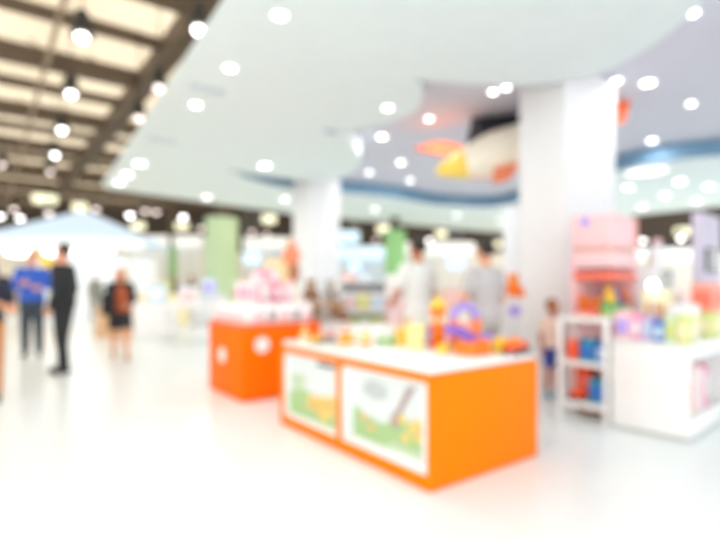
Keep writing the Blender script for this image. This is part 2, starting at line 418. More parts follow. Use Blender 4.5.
def picture(y0, y1, kind):
    x = .055
    fr = MB(); b = .05 if kind else .025
    e = b if not kind else .07; zb = z0+b+.01
    fr.span((.012, y0, z0), (.075, y1, zb), .003); fr.span((.012, y0, zb), (.075, y0+b, z1-.02), .003); fr.span((.012, y1-e, zb), (.075, y1, z1-.02), .003); fr.span((.02, y0, z1-.02), (.075, y1, z1), .003)
    pm = MB(); pm.mi = 0; pm.span((x, y0+.01, z0+.01), (x+.02, y1-.01, z1-.01))
    w = y1-y0; h = z1-z0
    def shape(pts, mi, lift):
        # drawn shapes of the print: thin raised film, y from the near end, z up
        pm.mi = mi; vs = pm.prism([(y0+p[0]*w, z0+p[1]*h) for p in pts], -.001, .001)
        bmesh.ops.transform(pm.bm, matrix=Matrix(((0, 0, 1, x-lift), (1, 0, 0, 0), (0, 1, 0, 0), (0, 0, 0, 1))), verts=vs)
    def blob(cx, cy, rx, ry, mi, lift): shape([(cx+rx*math.cos(i*.5236)*(1+.12*math.sin(3*i)), cy+ry*math.sin(i*.5236)) for i in range(12)], mi, lift)
    if kind:
        shape([(.06, .1), (.9, .1), (.9, .5), (.75, .42), (.55, .36), (.35, .47), (.2, .5), (.06, .46)], 1, .002)
        shape([(.06, .1), (.5, .1), (.42, .2), (.2, .18), (.06, .22)], 5, .004)
        shape([(.36, .4), (.42, .4), (.36, .6), (.24, .9), (.17, .9), (.3, .6)], 3, .006)
        blob(.38, .46, .05, .1, 3, .005)
        for c in ((.12, .34), (.2, .42), (.14, .5), (.26, .3), (.3, .5)): blob(*c, .05, .05, 2, .008)
        for c in ((.66, .28), (.75, .38), (.1, .42)): blob(*c, .045, .035, 4, .008)
        blob(.62, .75, .16, .12, 6, .002)
    else:
        shape([(.03, .06), (.97, .06), (.97, .34), (.85, .5), (.7, .5), (.5, .42), (.3, .4), (.03, .46)], 1, .002)
        for c in ((.2, .32), (.32, .38), (.42, .3), (.28, .2), (.5, .36), (.15, .42)): blob(*c, .09, .09, 2, .006)
        for c in ((.72, .62), (.8, .5), (.88, .6)): blob(*c, .1, .07, 5, .004)
        for c in ((.38, .22), (.55, .26)): blob(*c, .05, .04, 4, .009)
        pm.mi = 7; pm.span((x-.012, y0+.02, z1-.06), (x-.004, y0+w*.4, z1-.022))  # black strip painted in for the shadow gap above the print
    o = pm.build('picture_panel', [SKYP, GRASS, YEL, TRUNKP, ORP, TEALP, GREYP, BLACK], t, smooth=False)
    o['label'] = 'meadow picture in broad white frame' if kind else 'meadow picture with yellow flowers, thin white frame'
    f = fr.build('panel_frame', PANELW, o)
picture(*W1, 1); picture(*W2, 0)

# ------------------------------------------------------------- toys on the counter
TZ = CH+.046
P_OR = M('toy_orange', 255, 128, 16, .35); P_RED = M('toy_red_orange', 250, 84, 30, .35); P_YE = M('toy_yellow', 255, 208, 70, .35)
P_VI = M('toy_violet', 136, 104, 214, .35); P_LA = M('toy_lavender', 186, 164, 240, .35); P_PK = M('toy_pink', 244, 150, 190, .35)
P_BL = M('toy_blue', 52, 116, 206, .35); P_TE = M('toy_teal', 40, 146, 176, .35); P_GR = M('toy_green', 120, 190, 110, .35)
P_CR = M('toy_cream', 250, 238, 196, .4); P_PY = M('toy_pale_yellow', 252, 236, 160, .4); P_PP = M('pale_pink', 250, 206, 208, .45)
P_SA = M('salmon', 250, 166, 150, .45); P_CO = M('coral', 255, 122, 98, .45); P_BR = M('plush_brown', 158, 122, 96, .9)
P_GY = M('plush_grey', 178, 172, 168, .9); P_PB = M('pale_blue', 200, 222, 244, .45); P_PG = M('pale_green', 212, 232, 196, .45); P_YG = M('yellow_green', 220, 228, 140, .45)
P_MA = M('magenta_pink', 236, 138, 168, .45); P_WH = M('packet_white', 248, 246, 246, .4); P_TAN = M('tan_card', 222, 180, 140, .6); P_LV = M('lavender_card', 206, 186, 226, .5)

def toy_car(loc, rz, body, cab, label, s=1, group=None):
    t = thing('toy_car', label, 'toy car', loc, rz, group)
    m = MB(); m.box((0, 0, .055*s), (.2*s, .1*s, .05*s), .015*s); m.box((.07*s, 0, .085*s), (.06*s, .09*s, .02*s), .008*s); m.build('car_body', body, t)
    m = MB(); m.loft([(-.02*s, 0, .078*s, .06*s, .045*s), (-.02*s, 0, .12*s, .045*s, .036*s), (-.02*s, 0, .13*s, .02*s, .02*s)]); m.build('cabin', cab, t)
    for sx in (-.06, .06):
        for sy in (-.05, .05):
            m = MB(); m.cyl((sx*s, sy*s, .03*s), .03*s, .025*s, mtx=Matrix.Rotation(R(90), 4, 'X')); m.build('wheel', BLACK if cab != P_YE else P_RED, t)
def brick(loc, rz, c, label, nx=3, ny=2, s=.03, h=.05, group=None):
    m = MB(); m.box((0, 0, h/2), (nx*s, ny*s, h), .004)
    for i in range(nx):
        for j in range(ny): m.cyl(((i-(nx-1)/2)*s, (j-(ny-1)/2)*s, h+.005), s*.3, .012, seg=12)
    return tag(m.build('toy_brick', c, loc=loc, rz=rz), label, 'toy brick', group)
def ring_stacker(loc, cols, label, s=1, group=None):
    t = thing('ring_stacker', label, 'toy', loc, 0, group)
    m = MB(); m.cyl((0, 0, .008), .06*s, .016); m.cyl((0, 0, .07*s), .008*s, .13*s); m.build('peg_base', P_CR, t)
    for i, c in enumerate(cols):
        m = MB(); m.torus((0, 0, .016+.016*s+i*.03*s), (.042-.006*i)*s, .016*s, 20, 8); m.build('ring', c, t)
    m = MB(); m.ball((0, 0, .14*s), .018*s); m.build('knob', cols[0], t)
def bucket(loc, r, h, c, label, hm):
    t = thing('toy_bucket', label, 'bucket', loc, 0)
    m = MB(); m.loft([(0, 0, 0, r*.8, r*.8), (0, 0, h*.95, r, r), (0, 0, h*.95, r*1.08, r*1.08), (0, 0, h, r*1.08, r*1.08), (0, 0, h, r*.94, r*.94), (0, 0, h*.1, r*.75, r*.75)]); m.build('pail', c, t)
    m = MB(); pts = [(r*1.05*math.cos(a), 0, h*.95+r*.7*math.sin(a)) for a in [math.pi*i/12 for i in range(13)]]
    for a, b in zip(pts, pts[1:]): m.rod(a, b, .006)
    m.build('handle', hm, t)
def carton(loc, rz, d, c, c2, label, group=None, name='toy_box', cat='box', window=True):
    # product box: carton, printed window panel and lid flap
    t = thing(name, label, cat, loc, rz, group)
    m = MB(); m.box((0, 0, d[2]/2), d, .006); m.build('carton', c, t)
    if window:
        m = MB(); m.box((-d[0]/2-.002, 0, d[2]*.48), (.006, d[1]*.74, d[2]*.56), .002); m.box((0, -d[1]/2-.002, d[2]*.48), (d[0]*.74, .006, d[2]*.56), .002); m.build('print_panel', c2, t)
    m = MB(); m.box((0, 0, d[2]+.003), (d[0]*.96, d[1]*.96, .008), .003); m.build('lid', c, t)
    return t
def plush(loc, rz, c, c2, label, s=1, group=None):
    t = thing('plush_bear', label, 'plush toy', loc, rz, group)
    m = MB(); m.ball((0, 0, .1*s), (.085*s, .075*s, .1*s)); m.build('body', c, t)
    m = MB(); m.ball((0, -.01*s, .235*s), (.075*s, .068*s, .068*s))
    for q in (-1, 1): m.ball((q*.055*s, 0, .295*s), (.026*s, .016*s, .026*s))
    h = m.build('head', c, t)
    m = MB(); m.ball((0, -.07*s, .22*s), (.034*s, .026*s, .026*s)); m.build('muzzle', c2, h)
    m = MB()
    for q in (-1, 1): m.ball((q*.028*s, -.066*s, .25*s), .008*s, 8, 6)
    m.ball((0, -.097*s, .226*s), .009*s, 8, 6); m.build('eyes', BLACK, h)
    for q in (-1, 1):
        m = MB(); m.cap((q*.07*s, 0, .155*s), (q*.105*s, -.05*s, .09*s), .03*s, .026*s); m.build('arm', c, t)
        m = MB(); m.cap((q*.05*s, -.03*s, .035*s), (q*.08*s, -.12*s, .035*s), .036*s, .034*s); m.build('leg', c, t)

# play tower: orange post, red foot, yellow roof
def ct(px, py): p = on_z(px, py, TZ); return p
p = ct(438, 347)
t = thing('toy_tower', 'tall orange toy tower with yellow roof and red foot on the counter', 'toy', p, RZ)
m = MB(); m.box((0, 0, .17), (.085, .085, .27), .008); m.box((0, 0, .3), (.1, .1, .03), .006); m.build('tower_wall', P_OR, t)
m = MB(); m.box((0, 0, .02), (.12, .12, .04), .01); m.build('foot', P_RED, t)
m = MB(); m.cyl((0, 0, .345), .075, .06, .035, seg=4, mtx=Matrix.Rotation(R(45), 4, 'Z')); m.cyl((0, 0, .39), .036, .03, .02, seg=12); m.build('roof', P_YE, t)
m = MB(); m.box((-.043, 0, .22), (.006, .04, .05), .002); m.build('window', P_CR, t)
m = MB(); m.box((0, -.043, .22), (.04, .006, .05), .002); m.build('window', P_CR, t)
# curved violet slides
def slide(loc, rz, c, c2, label, s=1):
    t = thing('toy_slide', label, 'toy', loc, rz)
    m = MB()
    pts = [(-.14+.28*i/10, 0, .03+.1*(math.cos(math.pi*i/10)+1)/2) for i in range(11)]
    for a, b in zip(pts, pts[1:]):
        a, b = Vector(a)*s, Vector(b)*s; m.box((a+b)/2, ((b-a).length+.006, .1*s, .014*s), ry=-math.atan2((b-a).z, (b-a).x))
        for q in (-1, 1): m.box((a+b)/2+Vector((0, q*.05*s, .016*s)), ((b-a).length+.006, .012*s, .04*s), ry=-math.atan2((b-a).z, (b-a).x))
    m.build('chute', c, t)
    for q in (-1, 1):
        m = MB(); m.rod((-.125*s, q*.042*s, 0), (-.125*s, q*.042*s, .13*s), .01*s); m.build('post', c2, t)
T = lambda x, y: cl(x, y, TZ)
slide(T(.80, .40), RZ+R(-62), P_VI, P_PK, 'violet toy slide beside the orange tower', 1.15)
slide(T(1.0, .33), RZ+R(-90), P_LA, P_YE, 'smaller lavender toy slide at the far edge beside the violet one', .75)
t = thing('toy_arch', 'tall lavender toy arch with orange feet standing behind the violet slide', 'toy', T(.99, .60), R(15))
m = MB(); pts = [(.1*math.cos(a), 0, .24+.085*math.sin(a)) for a in [math.pi*i/14 for i in range(15)]]
for a, b in zip(pts, pts[1:]): m.cap(a, b, .035, .035, 10)
m.build('arch', P_LA, t)
m = MB(); m.box((0, 0, .1), (.128, .05, .2), .006); m.build('arch_panel', P_SA, t)
for q in (-1, 1):
    m = MB(); m.box((q*.1, 0, .11), (.07, .08, .22), .012); m.build('arch_foot', P_OR, t)
brick(T(.62, .25), RZ+R(90), P_OR, 'wide orange toy brick at the counter edge beside the yellow one', 4, 2, .042, .085)
brick(T(.60, .45), RZ+.3, P_YE, 'flat yellow toy brick in front of the violet slide', 4, 2, .034, .055)
brick(T(.9, .19), RZ-.2, P_YE, 'tall yellow toy brick between the orange brick and the red-orange car', 2, 2, .042, .1)
toy_car(T(.94, .07), RZ+R(5), P_RED, P_OR, 'red-orange toy car at the far corner of the counter', .95)
brick(T(.74, .22), RZ+R(80), P_OR, 'second orange toy brick just behind the wide one', 3, 2, .036, .1)
p = ct(416, 348); bucket(p, .085, .19, P_PY, 'pale yellow toy bucket standing next to the orange tower', P_YE)
p = ct(401, 345); bucket(p, .05, .13, P_YE, 'small yellow toy bucket beside the larger pale one', P_YE)
p = T(.96, 1.05); carton(p, RZ, (.13, .18, .2), P_PB, P_LA, 'pale blue toy box behind the yellow bucket')
p = ct(386, 345); carton(p, RZ, (.1, .12, .07), P_PG, P_GR, 'pale green small box beside the yellow buckets')
p = ct(346, 346); ring_stacker(p, [P_OR, P_YE, P_OR], 'orange and yellow ring stacker near the middle of the counter', 1.1)
p = ct(366, 347); ring_stacker(p, [P_OR, P_CR, P_YE], 'shorter orange ring stacker beside the pale green box', .9)
p = ct(330, 346); ring_stacker(p, [P_GY, P_TE, P_RED], 'grey ring stacker with teal and red rings', .9)
p = ct(318, 343); toy_car(p, R(70), P_YE, P_OR, 'small yellow toy car at the far end of the counter', .7)
p = ct(305, 342); ring_stacker(p, [P_CR, P_SA, P_YE], 'cream ring stacker at the corner by the kiosk', .9)
p = T(.69, 1.45); carton(p, RZ, (.3, .55, .1), P_WH, P_PG, 'wide flat white box lying on the counter behind the ring stackers')
p = T(.96, 1.5); carton(p, RZ, (.2, .24, .1), M('pale_card', 240, 242, 226, .5), P_PG, 'cream carton on the counter behind the small buckets')

# ============================================================= ORANGE KIOSK
KORANGE = M('kiosk_orange', 255, 112, 0, .5); KORANGE.node_tree.nodes['Principled BSDF'].inputs['Specular IOR Level'].default_value = .1
K = Vector((-1.245, 5.28, 0)); KW = .98; KH = .78
def kl(x, y, z=0): return K + V*x + U*y + Vector((0, 0, z))
t = thing('candy_kiosk', 'square orange kiosk with white dots carrying heaped white and pink packets', 'kiosk', K, RZ)
m = MB(); m.span((0, 0, 0.005), (KW, KW, KH), .012); m.span((.04, .04, 0), (KW-.04, KW-.04, .03)); m.build('body', KORANGE, t)
mx = Matrix.Rotation(R(90), 4, 'Y'); my = Matrix.Rotation(R(90), 4, 'X')
for c, mm in (((-.003, .55, .45), mx), ((.23, -.003, .6), my), ((.66, -.003, .38), my)):
    m = MB(); m.cyl(c, .085, .012, seg=32, mtx=mm); m.build('dot', WHITE, t)
m = MB()
for x0, y0, x1, y1 in ((0, 0, KW, .02), (0, KW-.02, KW, KW), (0, 0, .02, KW), (KW-.02, 0, KW, KW)): m.span((x0, y0, KH), (x1, y1, KH+.05), .004)
m.build('rim', M('rim_red_orange', 252, 106, 50, .35), t)
def packet(loc, rz, c, c2, label, group, s=1, tilt=0):
    t = thing('candy_packet', label, 'packet', loc, rz, group)
    w, d, h = .1*s, .05*s, .19*s
    m = MB(); m.loft([(0, 0, 0, w*.5, d*.12), (0, 0, h*.12, w*.5, d*.5), (0, 0, h*.5, w*.52, d*.62), (0, 0, h*.86, w*.48, d*.4), (0, 0, h*.93, w*.5, d*.1), (0, 0, h, w*.5, d*.08)], 20); m.build('pouch', c, t)
    m = MB(); m.box((0, -d*.56, h*.48), (w*.6, .012, h*.42), .004); m.build('print_panel', c2, t)
    return t
zk = KH+.002
for i in range(6):
    packet(kl(.10, .105+i*.155, zk), RZ-R(90), P_WH, P_PP, ORD[i]+' white packet along the short kiosk side facing the shoppers, counted from the near corner', 'white packets on the kiosk edge', 1.4)
for i in range(5):
    packet(kl(.22+i*.155, .09, zk), RZ, P_WH, P_GY if i % 2 else P_PP, ORD[i]+' white packet along the kiosk side facing the counter, counted from the near corner', 'white packets on the kiosk edge', 1.4)
# inner stepped riser with pink boxes
t = thing('display_riser', 'white stepped riser in the middle of the orange kiosk', 'riser', kl(.52, .52, zk), RZ)
m = MB(); m.span((-.3, -.3, 0), (.34, .34, .26), .008); m.build('lower_step', WHITE, t)
m = MB(); m.span((-.17, -.17, .26), (.2, .2, .46), .008); m.build('upper_step', P_PP, t)
rz_ = zk+.262
nm = ['near', 'second', 'third', 'far']
for i in range(4):
    packet(kl(.285, .28+i*.16, rz_), RZ-R(90), (P_PP, P_WH)[i % 2], P_PK, ORD[i]+' packet on the lower riser step along the shoppers side of the kiosk', 'packets on the kiosk riser', 1.35)
for i in range(3):
    packet(kl(.4+i*.16, .285, rz_), RZ, (P_PP, P_MA)[i % 2], P_WH, ORD[i]+' pink packet on the lower riser step along the counter side of the kiosk', 'packets on the kiosk riser', 1.35)
for i, (x, y) in enumerate(((.42, .42), (.42, .58), (.6, .42))):
    packet(kl(x, y, zk+.462), RZ-R(45), P_MA if i == 0 else P_PP, P_WH, ORD[i]+' packet on the top riser step of the orange kiosk', 'top packets of the kiosk', .95)
plush(kl(.63, .63, zk+.464), RZ-R(50), M('plush_pink', 248, 190, 200, .9), P_WH, 'small pale pink plush bear topping the kiosk riser', .75)
# cardboard standee behind kiosk
p = at(287, 290, 8.0)
t = thing('cardboard_standee', 'cream and orange cardboard figure display standing between kiosk and white pillar', 'display stand', (p.x, p.y, 0), R(20))
m = MB(); m.box((0, 0, .5), (.42, .3, 1.0), .01); m.build('base_box', P_CR, t)
m = MB(); m.prism([(-.36, -.04), (.14, -.04), (.14, .04), (-.36, .04)], 1.0, 1.66); m.build('back_card', M('card_cream', 250, 226, 176, .6), t)
m = MB(); m.ball((.06, -.04, 1.72), (.15, .06, .17)); m.ball((.06, -.02, 1.9), (.08, .05, .07)); m.build('figure_head', M('card_orange', 248, 150, 110, .6), t)
m = MB(); m.ball((.1, -.06, 1.45), (.1, .06, .17)); m.build('figure_body', M('card_brown', 186, 120, 84, .6), t)

# ============================================================= MERCHANDISE BEHIND THE COUNTER
def table(loc, rz, w, d, h, c, label, name='display_table', cat='table', solid=True, group=None):
    t = thing(name, label, cat, loc, rz, group)
    m = MB(); m.box((0, 0, h-.02), (w, d, .04), .008); m.build('tabletop', c, t)
    if solid:
        m = MB(); m.box((0, 0, (h-.04)/2), (w*.94, d*.94, h-.042), .006); m.build('base_cabinet', c, t)
    else:
        for sx in (-1, 1):
            for sy in (-1, 1):
                m = MB(); m.box((sx*(w/2-.03), sy*(d/2-.03), (h-.04)/2), (.04, .04, h-.042)); m.build('leg', c, t)
        m = MB(); m.box((0, 0, h*.35), (w-.06, d-.06, .02)); m.build('lower_shelf', c, t)
    return t
bx, by = -.50, 6.72
table((bx, by, 0), R(15), .62, .5, .76, WHITE, 'white block table holding brown and grey plush bears')
k = 0
BL = ['brown plush bear on the block table, front row near the kiosk', 'grey plush bear on the block table, front row middle', 'second brown plush bear on the block table, front row by the white rack',
      'brown plush bear on the tan carton, near the kiosk', 'grey plush bear on the tan carton, beside the brown one']
for i in range(3): plush((bx-.2+i*.23, by-.13+i*.06, .764), R(10), P_GY if i == 1 else P_BR, P_CR, BL[i], .78)
carton((bx-.04, by+.13, .764), R(15), (.56, .18, .26), P_TAN, P_BR, 'tan carton at the back of the block table under two bears')
for i in range(2): plush((bx-.17+i*.26, by+.1+i*.07, 1.034), R(10), P_BR if i == 0 else P_GY, P_CR, BL[3+i], .95)
p = at(303, 300, 6.95)
t = carton((-.92, 7.25, 0), R(20), (.3, .3, .93), P_OR, P_CR, 'tall orange floor carton between kiosk and bear table', name='floor_carton')

# white packaging rack
p = at(362, 300, 7.3)
t = thing('display_rack', 'white open rack of pale cartons behind the counter, before the thin green pillar', 'rack', (p.x, p.y, 0), R(8))
m = MB(); m.box((0, .2, .65), (.64, .03, 1.3), .005); m.build('back_panel', PANELW, t)
for q in (-1, 1):
    m = MB(); m.box((q*.32, 0, .65), (.025, .42, 1.3), .005); m.build('side_panel', PANELW, t)
for z in (.1, .5, .86, 1.29):
    m = MB(); m.box((0, 0, z), (.62, .42, .025), .004); m.build('shelf', PANELW, t)
RK = [(-.2, .873, P_WH, P_PP), (0, .873, P_CR, P_YG), (.2, .873, P_WH, P_PB), (-.2, 1.303, P_SA, P_WH), (.02, 1.303, P_PB, P_WH)]
RL = ['white carton with pink print, first on the upper rack shelf', 'cream carton with yellow-green print, middle of the upper rack shelf', 'white carton with blue print, last on the upper rack shelf', 'salmon carton on top of the white rack', 'pale blue carton on top of the white rack']
for (x, z, a, b), l in zip(RK, RL):
    q = Vector((x, -.02, z)); q.rotate(Matrix.Rotation(R(8), 3, 'Z')); carton(Vector((p.x, p.y, 0))+q, R(8), (.17, .24, .26 if z < 1.2 else .12), a, b, l)
for i in range(3):
    q = Vector((-.2+.2*i, -.02, .513)); q.rotate(Matrix.Rotation(R(8), 3, 'Z')); carton(Vector((p.x, p.y, 0))+q, R(8), (.18, .26, .27), P_YG if i != 1 else P_PG, P_WH, ORD[i]+' yellow-green carton on the middle rack shelf', 'cartons on the middle rack shelf')
p = at(399, 310, 6.7)
carton((p.x, p.y, 0), R(15), (.3, .3, 1.38), P_WH, P_PP, 'tall white floor carton beside the man in the white shirt', name='floor_carton')

# toy cluster between the men and the pillar
p = at(512, 300, 5.6)
t = thing('toy_stand', 'slim white stand of bright toys between grey-shirted man and big pillar', 'stand', (p.x, p.y, 0), R(30))
m = MB(); m.cyl((0, 0, .02), .16, .04); m.build('foot', WHITE, t)
m = MB(); m.cyl((0, .13, .62), .02, 1.16); m.build('pole', WHITE, t)
for z in (.5, .88, 1.1):
    m = MB(); m.cyl((0, -.02, z), .13, .02); m.build('tray', WHITE, t)
plush((p.x, p.y-.03, 1.113), R(10), P_OR, P_YE, 'orange plush bear on top tray of the slim stand', .85)
m = MB(); m.ball((0, 0, .07), .07); tag(m.build('toy_ball', P_YE, loc=(p.x-.02, p.y-.04, .512)), 'yellow toy ball on the lowest tray of the slim stand', 'ball')
m = MB(); m.ball((0, 0, .07), .07); tag(m.build('toy_ball', P_LA, loc=(p.x+.02, p.y-.04, .892)), 'lavender toy ball on the middle tray of the slim stand', 'ball')

# tall white banner beside pillar
p = at(512, 300, 6.4)
t = thing('roll_up_banner', 'tall narrow white banner stand beside the big pillar', 'banner', (p.x, p.y, 0), R(-5))
m = MB(); m.box((0, 0, .03), (.26, .2, .06), .01); m.build('base', STEEL, t)
m = MB(); m.box((0, 0, 1.16), (.22, .012, 2.2), .002); m.build('banner_sheet', PANELW, t)
m = MB(); m.box((0, 0, 2.27), (.24, .03, .03), .004); m.build('top_rail', STEEL, t)

# ============================================================= WHITE COUNTER ON THE RIGHT
RZ2 = math.atan2(.66, .75); V2 = Vector((math.cos(RZ2), math.sin(RZ2), 0)); U2 = Vector((-math.sin(RZ2), math.cos(RZ2), 0))
P0 = Vector((2.61, 3.96, 0))
def wl(x, y, z=0): return P0 + V2*x + U2*y + Vector((0, 0, z))
t = thing('display_counter', 'plain white display counter with a niche of pink and green goods', 'counter', P0, RZ2)
m = MB(); m.span((.05, .05, 0), (1.25, .55, .03)); m.build('plinth', M('plinth_grey', 150, 146, 144, .7), t)
m = MB(); m.span((.05, .3, .02), (1.3, .6, .735), .006); m.span((0, 0, .015), (.06, .6, .735), .012); m.span((.055, 0.001, .015), (1.3, .32, .16), .004); m.span((.055, 0.001, .64), (1.3, .32, .735), .004); m.span((1.24, 0, .05), (1.3, .32, .735), .012)
m.build('body', GLOSSW, t)
m = MB(); m.span((-.01, -.01, .735), (1.31, .61, .772), .01); m.build('worktop', GLOSSW, t)
NG = [(.13, .40, P_CO, P_GR), (.26, .36, P_PG, P_CO), (.40, .40, P_PP, P_WH), (.55, .36, P_WH, P_PP), (.7, .38, P_MA, P_WH)]
NL = ['coral and green box in the counter niche, first from its edge', 'pale green box in the counter niche, second from its edge', 'pale pink box in the counter niche, third from its edge', 'white box in the counter niche, beyond the pink one', 'magenta box deepest along the counter niche']
for (x, h, a, b), l in zip(NG, NL): carton(wl(x, .16, .162), RZ2, (.11, .2, h), a, b, l)
# goods along the top
TG = [(.18, .535, .13, .24, P_PP, P_LA, 'pale pink goods box nearest the white shelf on the white counter'),
      (.2, .43, .07, .21, P_PK, P_WH, 'pink goods box second on the white counter from the white shelf'),
      (.2, .345, .08, .2, P_LV, P_PB, 'lilac goods box third on the white counter from the white shelf'),
      (.18, .25, .09, .17, P_BL, P_PB, 'blue goods box in the middle of the white counter row'),
      (.16, .155, .08, .22, P_PG, P_YG, 'pale green goods box after the blue one on the white counter'),
      (.14, .06, .09, .21, P_YG, P_CR, 'yellow-green goods box at the near corner of the white counter')]
for x, y, w, h, a, b, l in TG: carton(wl(x, y, .774), RZ2, (.2, w, h), a, b, l)
carton(wl(.95, .12, .774), RZ2, (.42, .2, .22), P_YG, P_CR, 'long yellow-green carton under the coral box on the white counter')
carton(wl(.98, .12, 1.004), RZ2, (.34, .19, .26), P_SA, P_CO, 'coral carton stacked on the yellow-green one')
carton(wl(.5, .18, .774), RZ2, (.18, .2, .3), P_WH, P_CR, 'white carton standing behind the yellow-green corner box')
carton(wl(.68, .44, .774), RZ2, (.2, .22, .42), P_CR, P_TAN, 'tall cream carton at the back of the white counter')
carton(wl(1.0, .44, .774), RZ2, (.16, .2, .4), P_WH, P_TE, 'white carton with teal print at the back of the white counter')
# small glowing globe lamp on the counter
p = wl(.47, .42, .774)
t = thing('globe_lamp', 'small glowing globe lamp standing among the cartons on the white counter', 'lamp', p, 0)
m = MB(); m.cyl((0, 0, .01), .045, .02); m.build('base', WHITE, t)
m = MB(); m.rod((0, 0, .02), (0, 0, .44), .009); m.build('stem', WHITE, t)
m = MB(); m.ball((0, 0, .475), .04); m.build('globe', BULB, t)

# white open shelf unit
t = thing('shelf_unit', 'white open shelf unit with blue and orange toys at the end of the counter', 'shelf', wl(0, .625), RZ2)
SW, SD, SH = .47, .36, .95
for x in (.02, SD-.02):
    for y in (.02, SW-.02):
        m = MB(); m.box((x, y, SH/2), (.045, .045, SH), .004); m.build('post', GLOSSW, t)
for z in (.14, .52, SH-.02):
    m = MB(); m.span((0, 0, z-.02), (SD, SW, z+.02), .004); m.build('shelf', GLOSSW, t)
m = MB(); m.span((SD-.02, .03, .12), (SD-.005, SW-.03, SH-.03)); m.build('back_panel', P_PP, t)
def sh(x, y, z): return wl(x, .625+y, z)
carton(sh(.14, .36, .541), RZ2, (.14, .09, .19), P_CO, P_RED, 'orange box on the upper shelf of the white shelf unit')
carton(sh(.15, .22, .541), RZ2, (.16, .13, .2), P_TE, P_BL, 'teal-blue box on the upper shelf, beside the orange one')
carton(sh(.15, .09, .541), RZ2, (.16, .1, .17), P_BL, P_PB, 'blue box on the upper shelf, by the counter-side post')
toy_car(sh(.12, .33, .161), RZ2+R(90), P_RED, P_RED, 'red toy car on the lower shelf of the white shelf unit', .8)
carton(sh(.16, .13, .161), RZ2, (.16, .15, .22), P_TE, P_BL, 'dark teal box on the lower shelf of the white shelf unit')
carton(sh(.27, .32, .161), RZ2, (.1, .16, .3), P_RED, P_CO, 'red-orange box standing behind the toy car on the lower shelf')

# pink display stand
t = thing('pink_stand', 'tall pale pink display stand with coral shelf in front of the big pillar', 'display stand', wl(.40, .76), RZ2)
W_, D_ = .66, .40
m = MB(); m.span((0, 0, 0), (W_, D_, .74), .01); m.build('base_cabinet', P_SA, t)
m = MB(); m.span((0, D_-.03, .74), (W_, D_, 1.6), .005); m.build('back_panel', P_PP, t)
m = MB(); m.span((W_-.03, 0, .74), (W_, D_-.03, 1.6), .005); m.build('side_panel', P_PP, t)
m = MB(); m.span((0, 0, 1.3), (W_-.03, D_-.03, 1.38), .006); m.build('shelf', P_CO, t)
m = MB(); m.span((0, 0, 1.42), (W_, D_, 1.58), .01); m.build('shelf_box', P_PP, t)
m = MB(); m.span((.02, .02, 1.58), (W_-.02, D_-.02, 1.62), .005); m.build('shelf_edge', M('stand_brown', 224, 168, 146, .5), t)
m = MB(); m.span((0, 0, 1.62), (W_, D_, 1.95), .02); h = m.build('header_box', P_PP, t)
m = MB(); m.ball((-.005, .25, 1.88), (.01, .05, .05)); m.build('badge', P_LA, h)
m = MB(); m.span((W_-.07, -.006, 1.63), (W_-.005, .0, 1.94)); m.build('corner_stripe', P_SA, h)
z = .742
for i, (x, y, a, b, hh, l) in enumerate(((.1, .315, P_SA, P_CO, .25, 'salmon toy box on the pink stand, outermost'), (.1, .195, P_CO, P_OR, .27, 'coral toy box on the pink stand beside the salmon one'),
                          (.13, .07, P_GR, P_YG, .33, 'green toy box at the corner of the pink stand'), (.3, .08, P_GR, P_YE, .31, 'second green toy box on the pink stand'), (.48, .08, P_PG, P_GR, .31, 'pale green toy box at the inner end of the pink stand'))):
    carton(wl(.40+x, .76+y, z), RZ2, (.13, .11, hh), a, b, l)
ob = [(.115, .318, .999, P_OR, P_YE, 'orange plush bear on the salmon box of the pink stand'), (.13, .07, 1.079, P_YE, P_OR, 'yellow-orange plush bear on the green corner box'), (.3, .08, 1.059, P_BL, P_TE, 'blue plush bear on the second green box of the pink stand'), (.48, .08, 1.059, P_OR, P_YE, 'orange plush bear on the pale green box of the pink stand')]
m = MB(); m.ball((0, 0, .052), .05); tag(m.build('toy_ball', P_OR, loc=wl(.5, .95, .742+.285)), 'orange toy ball on the coral box of the pink stand', 'ball')
for x, y, zz, a, b, l in ob: plush(wl(.40+x, .76+y, zz), RZ2-R(45), a, b, l, .5)
# white tiered shelf behind counter and its contents
t = thing('tier_shelf', 'white tier shelf with pale goods standing before the lavender panel', 'shelf', wl(1.42, .66), RZ2)
for x in (0, .5):
    m = MB(); m.span((x, 0, 0), (x+.025, .3, 1.45), .004); m.build('side_panel', GLOSSW, t)
m = MB(); m.span((.025, .28, 0), (.5, .3, 1.45), .004); m.build('back_panel', GLOSSW, t)
for zz in (.2, .6, 1.0, 1.43):
    m = MB(); m.span((.025, 0, zz-.02), (.5, .28, zz), .004); m.build('shelf', GLOSSW, t)
def bottle(loc, c, c2, label, s=1):
    t = thing('bottle', label, 'bottle', loc, 0)
    m = MB(); m.loft([(0, 0, 0, .055*s, .055*s), (0, 0, .01*s, .06*s, .06*s), (0, 0, .17*s, .06*s, .06*s), (0, 0, .21*s, .03*s, .03*s), (0, 0, .23*s, .028*s, .028*s)]); m.build('bottle_body', c, t)
    m = MB(); m.loft([(0, 0, .231*s, .036*s, .036*s), (0, 0, .28*s, .034*s, .034*s), (0, 0, .285*s, .025*s, .025*s)]); m.build('cap', c2, t)
bottle(wl(1.52, .72, 1.432), P_WH, P_PP, 'big white bottle with pink cap on top of the tier shelf', 1.15)
carton(wl(1.66, .79, 1.432), RZ2, (.11, .14, .2), P_PB, P_YE, 'pale blue carton on top of the tier shelf')
bottle(wl(1.8, .78, 1.432), P_CR, P_BL, 'cream bottle with blue cap on top of the tier shelf', .95)
plush(wl(1.585, .82, 1.003), RZ2-R(30), P_WH, P_CR, 'white plush bear on the tier shelf under the bottle', .8)
